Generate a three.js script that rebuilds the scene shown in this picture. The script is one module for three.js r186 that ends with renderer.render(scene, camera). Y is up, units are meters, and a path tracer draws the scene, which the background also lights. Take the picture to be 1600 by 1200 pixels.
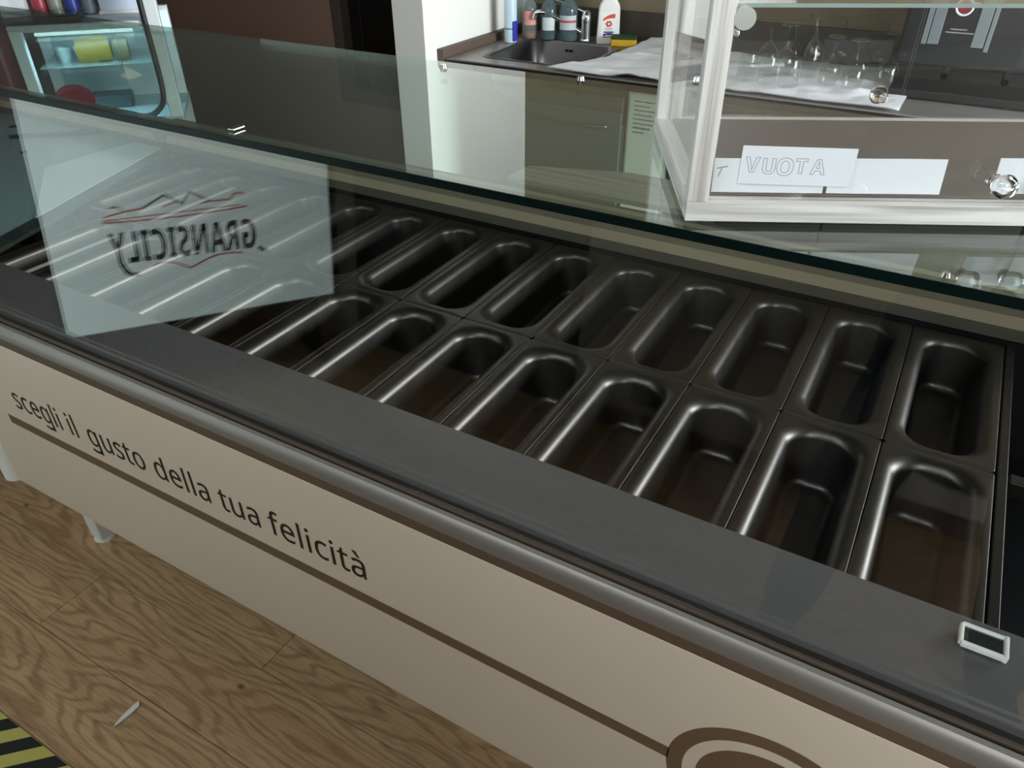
import * as THREE from 'three';
import { RoundedBoxGeometry } from 'three/addons/geometries/RoundedBoxGeometry.js';
import { TextGeometry } from 'three/addons/geometries/TextGeometry.js';
import { MarchingCubes } from 'three/addons/objects/MarchingCubes.js';
import { FontLoader } from 'three/addons/loaders/FontLoader.js';
import { mergeGeometries, mergeVertices, toCreasedNormals } from 'three/addons/utils/BufferGeometryUtils.js';
import { RectAreaLightUniformsLib } from 'three/addons/lights/RectAreaLightUniformsLib.js';

// ---------------------------------------------------------------- camera, sky, light, exposure
const scene = new THREE.Scene();
const camera = new THREE.PerspectiveCamera(54.15, 1600 / 1200, 0.02, 60);
camera.rotation.order = 'YXZ';
camera.position.set(1.606, 1.5864, 1.140);
camera.rotation.set(-0.60703, 0.52680, -0.00636);
scene.background = new THREE.Color(0.80, 0.92, 1.0).multiplyScalar(2);
scene.environment = null;
RectAreaLightUniformsLib.init();
const renderer = new THREE.WebGLRenderer({ antialias: true });
renderer.shadowMap.enabled = true;
renderer.toneMapping = THREE.LinearToneMapping;
renderer.toneMappingExposure = 2.6;
// daylight that comes in through the shop windows (in the plane of each opening, facing the room)
const DAY = [[3.6, 1.35, -1.15, 1.5, 1.05, -1, 0, 14.5], [2.72, 2.05, 2.15, 0.9, 0.95, 0, -1, 3.3], [0.65, 2.5, 2.15, 1.85, 0.45, 0, -1, 3.6]];
for (const [x, y, z, w, h, dx, dz, k] of DAY) {
  const l = new THREE.RectAreaLight(new THREE.Color(0.90, 0.97, 1.0), k, w, h);
  l.name = 'window_daylight';
  l.position.set(x + dx * 0.12, y, z + dz * 0.12);
  l.lookAt(x + dx * 2, y, z + dz * 2);
  scene.add(l);
}

// ---------------------------------------------------------------- helpers
let seed = 7;
const rnd = () => { seed = (seed * 1664525 + 1013904223) >>> 0; return seed / 4294967296; };
const rr = (a, b) => a + (b - a) * rnd();
const used = new Map();
function numbered(n) { const k = used.get(n) || 0; used.set(n, k + 1); return k ? n + '_' + String(k).padStart(3, '0') : n; }
function add(o, parent) { o.castShadow = o.receiveShadow = true; (parent || scene).add(o); return o; }
function tag(o, label, category, group) { o.userData.label = label; o.userData.category = category; if (group) o.userData.group = group; return o; }
function thing(name, label, category, pos = [0, 0, 0], ry = 0, group) {
  const o = new THREE.Group(); o.name = numbered(name); o.position.set(...pos); o.rotation.y = ry; scene.add(o);
  return tag(o, label, category, group);
}
function part(name, geo, mat, parent, label) {
  const m = new THREE.Mesh(Array.isArray(geo) ? merge(geo) : geo, mat); m.name = name;
  if (label) m.userData.label = label;
  return add(m, parent);
}
function single(name, geo, mat, label, category, group, pos, ry) {
  const m = part(numbered(name), geo, mat, scene); if (pos) m.position.set(...pos); if (ry) m.rotation.y = ry;
  return tag(m, label, category, group);
}
function struct(name, geo, mat) { const m = part(name, geo, mat, scene); m.userData.kind = 'structure'; return m; }
function clean(g) { g = g.index ? g.toNonIndexed() : g.clone(); for (const k of Object.keys(g.attributes)) if (!['position', 'normal', 'uv'].includes(k)) g.deleteAttribute(k); if (!g.attributes.uv) g.setAttribute('uv', new THREE.BufferAttribute(new Float32Array(g.attributes.position.count * 2), 2)); return g; }
function merge(list) { return mergeGeometries(list.map(clean)); }
function bx(w, h, d, x = 0, y = 0, z = 0, r = 0.002) {
  const m = Math.min(w, h, d);
  const g = r && m > 0.0012 ? new RoundedBoxGeometry(w, h, d, 2, Math.min(r, m * 0.45)) : new THREE.BoxGeometry(w, h, d);
  g.translate(x, y, z); return g;
}
function box2(x0, x1, y0, y1, z0, z1, r) { return bx(x1 - x0, y1 - y0, z1 - z0, (x0 + x1) / 2, (y0 + y1) / 2, (z0 + z1) / 2, r); }
// texture coordinates in metres with the grain along one axis
function grain(g, axis, scale = 1, ou = rnd(), ov = rnd()) {
  g = g.index ? g.toNonIndexed() : g; const p = g.attributes.position, n = g.attributes.normal, uv = new Float32Array(p.count * 2), o = [0, 1, 2].filter((k) => k !== axis);
  for (let i = 0; i < p.count; i++) {
    const c = [p.getX(i), p.getY(i), p.getZ(i)], m = [Math.abs(n.getX(i)), Math.abs(n.getY(i)), Math.abs(n.getZ(i))];
    let v = m[o[0]] > m[o[1]] ? c[o[1]] : c[o[0]], u = c[axis];
    if (m[axis] > 0.8) { u = c[o[1]]; v = c[o[0]]; }
    uv[2 * i] = u * scale + ou; uv[2 * i + 1] = v * scale + ov;
  }
  g.setAttribute('uv', new THREE.BufferAttribute(uv, 2)); return g;
}
function tube(pts, r, seg = 24, rad = 10) { return new THREE.TubeGeometry(new THREE.CatmullRomCurve3(pts.map((q) => new THREE.Vector3(...q))), seg, r, rad, false); }
function cyl(r0, r1, h, x = 0, y = 0, z = 0, n = 28) { const g = new THREE.CylinderGeometry(r1, r0, h, n); g.translate(x, y + h / 2, z); return g; }
function lathe(pts, n = 36) { return new THREE.LatheGeometry(pts.map((q) => new THREE.Vector2(...q)), n); }
// profile of [z, y] points extruded from x0 to x1
function extrudeX(pts, x0, x1) {
  const s = new THREE.Shape(); pts.forEach(([z, y], i) => (i ? s.lineTo(-z, y) : s.moveTo(-z, y))); s.closePath();
  const g = new THREE.ExtrudeGeometry(s, { depth: x1 - x0, bevelEnabled: false }); g.rotateY(Math.PI / 2); g.translate(x0, 0, 0);
  return toCreasedNormals(g, 0.6);
}
function ngon(ptsTop, y0, y1) { // prism from [x, z] outline
  const s = new THREE.Shape(); ptsTop.forEach(([x, z], i) => (i ? s.lineTo(x, -z) : s.moveTo(x, -z))); s.closePath();
  const g = new THREE.ExtrudeGeometry(s, { depth: y1 - y0, bevelEnabled: false }); g.rotateX(-Math.PI / 2); g.translate(0, y0, 0); return g;
}
// noise
const perm = new Float32Array(65536); for (let i = 0; i < 65536; i++) perm[i] = rnd();
const hsh = (x, y) => perm[((x & 255) + (y & 255) * 256) & 65535];
function vn(x, y) { const xi = Math.floor(x), yi = Math.floor(y), fx = x - xi, fy = y - yi, u = fx * fx * (3 - 2 * fx), v = fy * fy * (3 - 2 * fy); return (hsh(xi, yi) * (1 - u) + hsh(xi + 1, yi) * u) * (1 - v) + (hsh(xi, yi + 1) * (1 - u) + hsh(xi + 1, yi + 1) * u) * v; }
const fbm = (x, y, o = 4) => { let s = 0, a = 0.5, t = 0; for (let i = 0; i < o; i++) { s += a * vn(x, y); t += a; a *= 0.5; x = x * 2.03 + 17.1; y = y * 2.03 + 5.7; } return s / t; };
function tex(w, h, fn, srgb = true) {
  const d = new Uint8Array(w * h * 4);
  for (let y = 0; y < h; y++) for (let x = 0; x < w; x++) { const c = fn(x / w, y / h), i = (y * w + x) * 4; d[i] = c[0]; d[i + 1] = c[1]; d[i + 2] = c[2]; d[i + 3] = 255; }
  const t = new THREE.DataTexture(d, w, h); t.wrapS = t.wrapT = THREE.RepeatWrapping; t.magFilter = THREE.LinearFilter; t.minFilter = THREE.LinearMipmapLinearFilter; t.generateMipmaps = true;
  if (srgb) t.colorSpace = THREE.SRGBColorSpace; t.needsUpdate = true; return t;
}
function canvasTex(w, h, draw) { const c = document.createElement('canvas'); c.width = w; c.height = h; draw(c.getContext('2d'), w, h); const t = new THREE.CanvasTexture(c); t.colorSpace = THREE.SRGBColorSpace; return t; }
const S = (color, roughness = 0.6, metalness = 0, extra = {}) => new THREE.MeshStandardMaterial({ color, roughness, metalness, ...extra });
const P = (o) => new THREE.MeshPhysicalMaterial(o);
const mixc = (a, b, t) => a.map((v, i) => v + (b[i] - v) * t);

// ---------------------------------------------------------------- materials
const plankTex = [0, 1, 2, 3].map((k) => tex(768, 128, (u, v) => {
  const X = u * 4 + k * 13.7, Y = v * 1.1 + k * 3.3;
  const cx = 1.3 + (k % 2) * 1.4, bend = Math.exp(-Math.pow((u * 4 - cx) / 0.85, 2)) * 2.6;
  const warp = fbm(X * 0.9, Y * 2.4, 3) * 2.4 + fbm(X * 3, Y * 9, 2) * 0.35;
  const ring = Math.sin((Math.abs(v - 0.48) * 5.5 + bend * (1 - Math.abs(v - 0.48) * 1.2) + warp * 1.3) * 9.5);
  const fine = fbm(X * 6, Y * 75, 3), tone = fbm(X * 0.5 + 9, Y * 3, 3);
  let c = mixc([171, 136, 98], [221, 185, 140], 0.2 + 0.6 * tone);
  c = mixc(c, [118, 86, 58], Math.max(0, ring) * 0.34 + Math.max(0, 0.52 - fine) * 1.1);
  const kn = Math.hypot((u * 4 - cx - 0.5) * 1.2, (v - 0.3) * 1.1); if (kn < 0.05) c = mixc(c, [58, 38, 24], 0.75 * (1 - kn / 0.05));
  return c;
}));
const plankMats = plankTex.map((t) => S(0xffffff, 0.48, 0, { map: t }));
const ashTex = tex(512, 512, (u, v) => {
  const l = fbm(u * 3, v * 130, 3), b = fbm(u * 2 + 4, v * 26, 3);
  return mixc([233, 229, 223], [176, 167, 158], Math.min(1, Math.max(0, (l - 0.42) * 1.7 + (b - 0.5) * 1.1)));
});
ashTex.repeat.set(2.2, 2.2);
const M = {
  ash: S(0xffffff, 0.55, 0, { map: ashTex }),
  ashDull: S(0xb9b0a8, 0.55, 0, { map: ashTex }),
  wallLight: S(0xa19b8f, 0.9), wallBrown: S(0x9c7a68, 0.85), ceiling: S(0x332f2a, 0.95), white: S(0xe9e9e4, 0.5), pillar: S(0xdcdad4, 0.75),
  backWall: S(0x736852, 0.8), upstand: S(0x3a332b, 0.45), darkWood: S(0x1c1511, 0.55), frameBrown: S(0x57483d, 0.6), frameDark: S(0x18130f, 0.4),
  beige: S(0xd7c6b2, 0.45), brown: S(0x6d5640, 0.5), brownTop: S(0x5d4a3c, 0.5), ink: S(0x2a1a10, 0.6),
  alu: S(0x8f8880, 0.45, 0.5), bronze: S(0x7d6c5c, 0.4, 0.6), gasket: S(0x171512, 0.6), groove: S(0x201c19, 0.5),
  ledge: S(0x626261, 0.42, 0.25), steel: S(0x8e8c88, 0.3, 1), steelDark: S(0x3a3a38, 0.4, 0.9), well: S(0x141414, 0.55, 0.5), steelSink: S(0x6f6e6d, 0.3, 1), chrome: S(0xe6e6e6, 0.14, 1),
  railBeige: S(0xb5a38a, 0.5), railOlive: S(0x857a66, 0.55), railGrey: S(0x5c564c, 0.5), shelf: S(0x3b3835, 0.6), black: S(0x0c0d0e, 0.3), blackMatt: S(0x101010, 0.7), plinth: S(0x14110f, 0.8),
  glass: P({ color: 0xffffff, roughness: 0.0, transmission: 1, thickness: 0, ior: 1.5, specularIntensity: 1 }),
  glassFront: P({ color: 0xffffff, roughness: 0.0, transmission: 1, thickness: 0, ior: 1.62 }),
  glassGreen: P({ color: 0xe3efe9, roughness: 0.0, transmission: 1, thickness: 0, ior: 1.9 }),
  glassEdge: P({ color: 0x03110f, roughness: 0.35, metalness: 0, ior: 1.5, specularIntensity: 0.35 }),
  drinkGlass: P({ color: 0xf2f4f3, roughness: 0.0, transmission: 1, thickness: 0, ior: 1.36 }),
  crystal: P({ color: 0xffffff, roughness: 0.0, transmission: 1, thickness: 0.02, ior: 1.5 }),
  paper: S(0xf1f4f6, 0.85), towel: S(0xe9eaec, 0.95), endWall: S(0x7d9a94, 0.35), endBand: S(0x22332f, 0.4),
  fridgeWhite: S(0xd7dedf, 0.45), fridgeInner: S(0xa9c0c6, 0.5), red: S(0x5a1519, 0.5), rubber: S(0x16191a, 0.5),
};

// ---------------------------------------------------------------- room
const X0 = -3.4, X1 = 3.6, Z0 = -2.46, Z1 = 2.15, HC = 2.85;
{
  const floor = struct('floor', box2(X0 - 0.1, X1 + 0.1, -0.12, -0.012, Z0 - 0.1, Z1 + 0.1, 0), S(0x1b130d, 0.8));
  const W = 0.187, L = 1.29, geos = [0, 1, 2, 3].map(() => { const g = bx(L - 0.0012, 0.012, W - 0.0012, 0, -0.006, 0, 0.0012); const p = g.attributes.position, uv = g.attributes.uv; for (let i = 0; i < p.count; i++) uv.setXY(i, p.getX(i) / L + 0.5, p.getZ(i) / W + 0.5); return g; });
  const rows = [];
  for (let z = 0.688 - W * 17; z < Z1; z += W) rows.push(z);
  rows.forEach((z, r) => {
    if (z < Z0 - 0.01) return;
    const near = Math.abs(z - 0.501) < 0.01 ? -0.055 : Math.abs(z - 0.314) < 0.01 ? 0.534 : rr(0, L);
    for (let x = near - L * 3; x < X1; x += L) {
      if (x + L < X0 || z > 2.05) continue;
      const k = Math.floor(rnd() * 4);
      const m = part('plank', geos[k], plankMats[k], floor);
      m.position.set(x + L / 2, rr(-0.0006, 0), z + W / 2); if (rnd() > 0.5) m.rotation.y = Math.PI;
    }
  });
  struct('ceiling', box2(X0 - 0.1, X1 + 0.1, HC, HC + 0.12, Z0 - 0.1, Z1 + 0.1, 0), M.ceiling);
  // back wall: brown left of the pillar with a dark framed window, grey beige on the right
  struct('wall_back', [box2(X0 - 0.1, -1.66, 0, HC, Z0 - 0.1, Z0, 0), box2(-1.66, -0.99, 0, 0.45, Z0 - 0.1, Z0, 0), box2(-1.66, -0.99, 2.1, HC, Z0 - 0.1, Z0, 0), box2(-0.99, -0.4, 0, HC, Z0 - 0.1, Z0, 0)], M.wallBrown);
  struct('wall_rear', box2(-0.4, X1 + 0.1, 0, HC, Z0 - 0.1, Z0, 0), M.backWall);
  const win = struct('window_1', [box2(-1.66, -1.585, 0.40, 2.16, Z0 - 0.08, Z0 + 0.02), box2(-1.065, -0.99, 0.40, 2.16, Z0 - 0.08, Z0 + 0.02), box2(-1.585, -1.065, 0.40, 0.475, Z0 - 0.08, Z0 + 0.02), box2(-1.585, -1.065, 2.1, 2.16, Z0 - 0.08, Z0 + 0.02)], M.frameBrown);
  part('pane', box2(-1.585, -1.065, 0.475, 2.1, Z0 - 0.06, Z0 - 0.05, 0), P({ color: 0x15100d, roughness: 0.3, clearcoat: 0.5 }), win);
  part('mullion', box2(-1.50, -1.485, 0.475, 2.1, Z0 - 0.055, Z0 - 0.03), M.frameDark, win);
  struct('trim_2', box2(X0, -0.56, 1.75, HC, Z0, Z0 + 0.22, 0.004), S(0xaaa79b, 0.8));
  struct('wall_left', box2(X0 - 0.1, X0, 0, HC, Z0 - 0.1, Z1 + 0.1, 0), S(0x4b4b48, 0.85));
  // right wall with two large shop windows
  const wz = [[-1.9, -0.4, 0.8, 1.9]];
  struct('wall_right', [box2(X1, X1 + 0.12, 0, HC, Z0 - 0.1, -1.9, 0), box2(X1, X1 + 0.12, 0, HC, -0.4, Z1 + 0.1, 0), ...wz.map(([a, b, c]) => box2(X1, X1 + 0.12, 0, c, a, b, 0)), ...wz.map(([a, b, c, d]) => box2(X1, X1 + 0.12, d, HC, a, b, 0))], M.wallLight);
  wz.forEach(([a, b, c, d], i) => {
    const f = struct('window_' + (i + 2), [box2(X1 + 0.03, X1 + 0.09, c, c + 0.06, a, b), box2(X1 + 0.03, X1 + 0.09, d - 0.06, d, a, b), box2(X1 + 0.03, X1 + 0.09, c, d, a, a + 0.06), box2(X1 + 0.03, X1 + 0.09, c, d, b - 0.06, b)], M.white);
    part('pane', box2(X1 + 0.055, X1 + 0.061, c + 0.05, d - 0.05, a + 0.05, b - 0.05, 0), M.glass, f);
  });
  // front wall behind the camera: a dark door, a stretch of light wall, a second dark door
  struct('wall_front', [box2(X0 - 0.1, -0.5, 0, HC, Z1, Z1 + 0.1, 0), box2(-0.5, -0.3, 2.2, HC, Z1, Z1 + 0.1, 0), box2(-0.3, 1.6, 2.2, 2.25, Z1, Z1 + 0.1, 0), box2(0.6, 1.6, 0, 2.2, Z1, Z1 + 0.1, 0), box2(-0.3, 1.6, 2.75, HC, Z1, Z1 + 0.1, 0), box2(1.6, 2.25, 0, HC, Z1, Z1 + 0.1, 0), box2(2.25, 3.2, 0, 1.55, Z1, Z1 + 0.1, 0), box2(2.25, 3.2, 2.55, HC, Z1, Z1 + 0.1, 0), box2(3.2, X1 + 0.1, 0, HC, Z1, Z1 + 0.1, 0)], M.wallLight);
  [[-0.3, 1.6, 2.25, 2.75], [2.25, 3.2, 1.55, 2.55]].forEach(([a, b, c, d], i) => {
    const f = struct('window_' + (i + 3), [box2(a, b, c, c + 0.04, Z1 + 0.02, Z1 + 0.08), box2(a, b, d - 0.04, d, Z1 + 0.02, Z1 + 0.08), box2(a, a + 0.04, c, d, Z1 + 0.02, Z1 + 0.08), box2(b - 0.04, b, c, d, Z1 + 0.02, Z1 + 0.08), box2((a + b) / 2 - 0.02, (a + b) / 2 + 0.02, c, d, Z1 + 0.02, Z1 + 0.08)], M.white);
    part('pane', box2(a + 0.03, b - 0.03, c + 0.03, d - 0.03, Z1 + 0.045, Z1 + 0.051, 0), M.glass, f);
  });
  for (const [i, a, b] of [[1, -0.5, 0.6]]) {
    const d = struct('door_' + i, box2(a - 0.01, b + 0.01, 0.001, 2.21, Z1 + 0.02, Z1 + 0.07), M.darkWood);
    part('door_panel', [box2(a + 0.12, b - 0.12, 0.2, 0.95, Z1 + 0.008, Z1 + 0.025), box2(a + 0.12, b - 0.12, 1.1, 2.05, Z1 + 0.008, Z1 + 0.025)], M.darkWood, d);
    part('door_handle', tube([[a + 0.07, 1.02, Z1 + 0.03], [a + 0.07, 1.02, Z1 - 0.03], [a + 0.19, 1.02, Z1 - 0.03]], 0.009), M.chrome, d);
  }
  struct('baseboard_front', box2(0.6, X1, 0, 0.08, Z1 - 0.012, Z1, 0.002), M.frameBrown);
  single('wall_socket', [bx(0.12, 0.08, 0.012, 0.9, 0.17, Z1 - 0.006), cyl(0.006, 0.006, 0.004, 0, 0, 0).rotateX(Math.PI / 2).translate(0.89, 0.17, Z1 - 0.016), cyl(0.006, 0.006, 0.004, 0, 0, 0).rotateX(Math.PI / 2).translate(0.91, 0.17, Z1 - 0.016)], M.frameDark, 'dark wall socket low on the light front wall', 'socket');
  // white pillar beside the sink
  struct('wall_pillar', bx(0.16, HC, 0.86, -0.475, HC / 2, -2.03, 0.004), M.pillar);
  struct('trim_1', box2(-0.395, -0.362, 0.86, 0.935, -2.46, -1.68), M.frameBrown);
}

// ---------------------------------------------------------------- the gelato case
const H = 0.8, TH = THREE.MathUtils.degToRad(3.85);
const XL = -0.235, XR = 2.62;
{
  const C = thing('gelato_display_case', 'long beige fronted gelato display case with glass front and flat glass top', 'display case');
  const Y = (y) => H + y, yb = 0.28;
  // lower body
  part('body', [box2(-0.2, XR - 0.02, 0.30, 0.52, -0.44, 0.49, 0.004)], M.plinth, C);
  part('plinth', box2(0.15, XR - 0.1, 0.001, 0.30, -0.36, 0.30, 0.004), M.plinth, C);
  const fp = part('front_panel', box2(XL, XR, yb, Y(-0.037), 0.505, 0.52, 0.003), M.beige, C, 'beige front panel');
  part('top_stripe', box2(XL, XR, Y(-0.037), Y(-0.0158), 0.506, 0.5208, 0.001), M.brownTop, fp, 'dark brown stripe under the rail');
  part('stripe', box2(-0.11, 1.503, 0.5155, 0.5405, 0.5195, 0.5206, 0), M.brown, fp, 'brown printed stripe');
  {
    const ring = (r1, r0) => { const s = new THREE.Shape(); s.absarc(0, 0, r1, 0, Math.PI * 2); if (r0) { const h = new THREE.Path(); h.absarc(0, 0, r0, 0, Math.PI * 2, true); s.holes.push(h); } return new THREE.ExtrudeGeometry(s, { depth: 0.001, bevelEnabled: false, curveSegments: 48 }).translate(1.642, 0.525, 0.5196); };
    part('emblem', [ring(0.141, 0.118), ring(0.098, 0.055)], M.brown, fp, 'round brown emblem of two rings');
  }
  const font = await new FontLoader().loadAsync('fonts/droid/droid_sans_regular.typeface.json');
  const words = [['scegli', -0.045, 0], ['il', 0.153, 0], ['gusto', 0.217, 0.396], ['della', 0.426, 0.580], ['tua', 0.608, 0.710], ['felicità', 0.735, 0.957]];
  const gs = words.map(([t, a, b]) => {
    const SZ = 0.0585, E = SZ / 0.72, opt = { depth: 0.0008, curveSegments: 6, bevelEnabled: false };
    let g = new TextGeometry(t.replace(/g/g, 'q'), { font, size: SZ, ...opt });
    const hooks = [...t].flatMap((ch, i) => { // single-storey g: the bowl and stem of a q with a hook
      if (ch !== 'g') return [];
      const w0 = [...t.slice(0, i)].reduce((q, c) => q + font.data.glyphs[c].ha, 0) * SZ / font.data.resolution, gq = new TextGeometry('q', { font, size: SZ, ...opt }); gq.computeBoundingBox();
      const xr = w0 + gq.boundingBox.max.x, yb = gq.boundingBox.min.y, w = 0.064 * E * 1.25, c = new THREE.CubicBezierCurve(new THREE.Vector2(xr - w / 2, yb + 2.2 * w), new THREE.Vector2(xr - w / 2, yb + 0.5 * w), new THREE.Vector2(xr - 3 * w, yb - 0.05 * w), new THREE.Vector2(xr - 5.6 * w, yb + 0.95 * w)), up = [], dn = [];
      for (let k = 0; k <= 12; k++) { const p = c.getPoint(k / 12), d = c.getTangent(k / 12); up.push(new THREE.Vector2(p.x - d.y * w / 2, p.y + d.x * w / 2)); dn.unshift(new THREE.Vector2(p.x + d.y * w / 2, p.y - d.x * w / 2)); }
      return [new THREE.ExtrudeGeometry(new THREE.Shape([...up, ...dn]), { depth: 0.0008, bevelEnabled: false })];
    });
    if (hooks.length) g = merge([g, ...hooks]);
    g.computeBoundingBox(); const bb = g.boundingBox; g.translate(-bb.min.x, 0, 0); g.scale(b ? (b - a) / (bb.max.x - bb.min.x) : 0.9, 1, 1); g.translate(a, 0.5825, 0.5199);
    if (t === 'scegli') { g.computeBoundingBox(); const k = (0.124 - a) / (g.boundingBox.max.x - a); g.translate(-a, 0, 0); g.scale(k, 1, 1); g.translate(a, 0, 0); }
    return g;
  });
  part('lettering', gs, M.ink, fp, 'dark brown slogan lettering');
  // white rounded end column and feet
  part('end_column', [cyl(0.033, 0.033, 0.478, -0.27, 0.272, 0.5, 32), box2(-0.297, -0.238, 0.285, 0.76, -0.4, 0.478, 0.01)], M.white, C, 'white rounded end column');
  for (const [x, z] of [[-0.18, 0.405], [2.4, 0.405], [-0.18, -0.35], [2.4, -0.35]]) part('leg', [bx(0.05, 0.285, 0.05, x, 0.152, z, 0.006), cyl(0.03, 0.026, 0.012, x, 0.0, z)], M.white, C, 'white foot');
  // front rail, groove, gasket, ledge
  part('front_rail', extrudeX([[0.505, Y(0.0123)], [0.512, Y(0.0115)], [0.518, Y(0.006)], [0.5205, Y(-0.004)], [0.5205, Y(-0.0155)], [0.505, Y(-0.0155)]], XL - 0.06, XR), M.alu, C, 'aluminium front rail');
  part('inner_rail', extrudeX([[0.4835, Y(0.002)], [0.4955, Y(0.0075)], [0.4955, Y(-0.02)], [0.4835, Y(-0.02)]], XL - 0.06, XR), M.bronze, C);
  part('rail_groove', box2(XL - 0.06, XR, Y(-0.02), Y(0.004), 0.4955, 0.505, 0), M.groove, C);
  part('glass_gasket', box2(XL - 0.06, XR, Y(-0.02), Y(0.001), 0.4735, 0.4838, 0.001), M.gasket, C, 'black rubber gasket');
  part('front_ledge', extrudeX([[0.3375, Y(0.012)], [0.4345, Y(0.018)], [0.474, Y(0.0118)], [0.474, Y(-0.012)], [0.345, Y(-0.012)], [0.3375, Y(0.004)]], -0.3, 2.5), M.ledge, C, 'grey metal inner ledge');
  // well under the pans
  part('well', [ngon([[-0.335, 0.455], [2.5, 0.455], [2.5, -0.452], [-0.72, -0.452], [-0.72, 0.24]], 0.52, 0.54), box2(-0.72, 2.5, 0.54, Y(0.0), -0.47, -0.452, 0), box2(-0.3, 2.5, 0.54, Y(-0.014), 0.455, 0.47, 0), box2(2.48, 2.5, 0.54, Y(0.01), -0.45, 0.455, 0), box2(-0.74, -0.72, 0.54, Y(0.0), -0.45, 0.2, 0)], M.well, C);
  part('divider_bar', box2(1.8175, 1.832, Y(-0.03), Y(-0.001), -0.44, 0.45), M.steelDark, C);
  part('cross_bar', box2(1.835, 2.48, Y(-0.03), Y(-0.001), -0.012, 0.012), M.steelDark, C);
  // rear rail in three strips, rear shelf
  part('rear_rail', [box2(-1.75, 2.55, Y(0.004), Y(0.0288), -0.475, -0.448, 0.001)], M.railGrey, C);
  part('rear_strip', box2(-1.75, 2.55, Y(0.0288), Y(0.0546), -0.475, -0.450, 0.001), M.railBeige, C, 'beige strip of the rear rail');
  part('rear_top_strip', box2(-1.75, 2.55, Y(0.0546), Y(0.104), -0.475, -0.452, 0.001), M.railOlive, C);
  part('rear_shelf', box2(-0.62, 2.55, Y(0.07), Y(0.1), -0.50, -0.475, 0.003), M.shelf, C);
  part('rear_body', box2(-0.62, 2.55, 0.25, Y(0.07), -0.495, -0.476, 0.003), M.shelf, C);
  // pale deck left of the pans, bounded by a slanting dark strip
  {
    const dk = part('end_deck', ngon([[-0.3875, 0.33], [-0.34, 0.465], [-1.5, -0.15], [-1.7, -0.446], [-0.655, -0.446]], Y(0.001), Y(0.010)), M.endWall, C, 'pale flat deck at the left end');
    part('dark_strip', ngon([[-0.3875, 0.33], [-0.332, 0.33], [-0.602, -0.446], [-0.655, -0.446]], Y(0.0005), Y(0.0115)), M.endBand, dk, 'slanting dark strip');
    part('cover_plate', ngon([[-0.812, -0.129], [-0.793, -0.443], [-0.660, -0.443], [-0.452, 0.13]], Y(0.010), Y(0.0125)), S(0xb2c6c1, 0.35), dk, 'lighter cover plate');
    for (const [x, z, r] of [[-1.342, -0.349, 0.014], [-1.023, -0.192, 0.011]]) part('hole_plug', cyl(r, r, 0.003, x, Y(0.010), z, 20), M.black, dk, 'black plug');
    part('end_body', [ngon([[-0.305, 0.455], [-0.335, 0.455], [-1.48, -0.155], [-1.68, -0.442], [-0.305, -0.442]], 0.28, 0.518), ngon([[-1.48, -0.155], [-1.68, -0.442], [-0.76, -0.442], [-0.76, 0.228]], 0.518, Y(0.0)), ngon([[-0.335, 0.455], [-0.76, 0.228], [-0.76, 0.21], [-0.335, 0.437]], 0.518, Y(0.0))], M.white, C);
    part('rail_cap', new THREE.CylinderGeometry(0.026, 0.026, 0.012, 32).rotateX(Math.PI / 2).translate(-0.653, Y(0.059), -0.444), S(0x8c7d74, 0.4), C, 'round cap on the rear rail');
  }
  // front glass, leaning back
  {
    const g = part('front_glass', new THREE.BoxGeometry(XR + 0.27, 0.481, 0.006), M.glassFront, C, 'clear front pane');
    g.position.set((XR - 0.27) / 2, Y(0.2415), 0.485 - 0.2405 * Math.tan(TH) + 0.0); g.rotation.x = -TH;
  }
  part('end_panel', box2(2.6, XR, 0.29, 1.28, -0.49, 0.48, 0.004), M.white, C, 'white right end panel');
  const tg = part('top_glass', box2(-0.62, XR, 1.2806, 1.2904, -0.055, 0.4585, 0), M.glassGreen, C, 'flat glass top');
  part('polished_edge', [box2(-0.62, XR, 1.2805, 1.2905, 0.4585, 0.46, 0)], M.glassEdge, tg, 'dark green glass edge');
  for (const [x, z, n] of [[0.766, 0.433, 1], [0.801, -0.012, 0], [1.051, -0.046, 0], [1.636, 0.446, 2]]) {
    part('glass_clip', n === 2 ? cyl(0.004, 0.003, 0.004, x, 1.2905, z, 14) : n ? bx(0.012, 0.005, 0.022, x, 1.2932, z) : cyl(0.007, 0.0055, 0.006, x, 1.2905, z, 16), M.chrome, C, 'small chrome glass fitting');
  }
}

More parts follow.
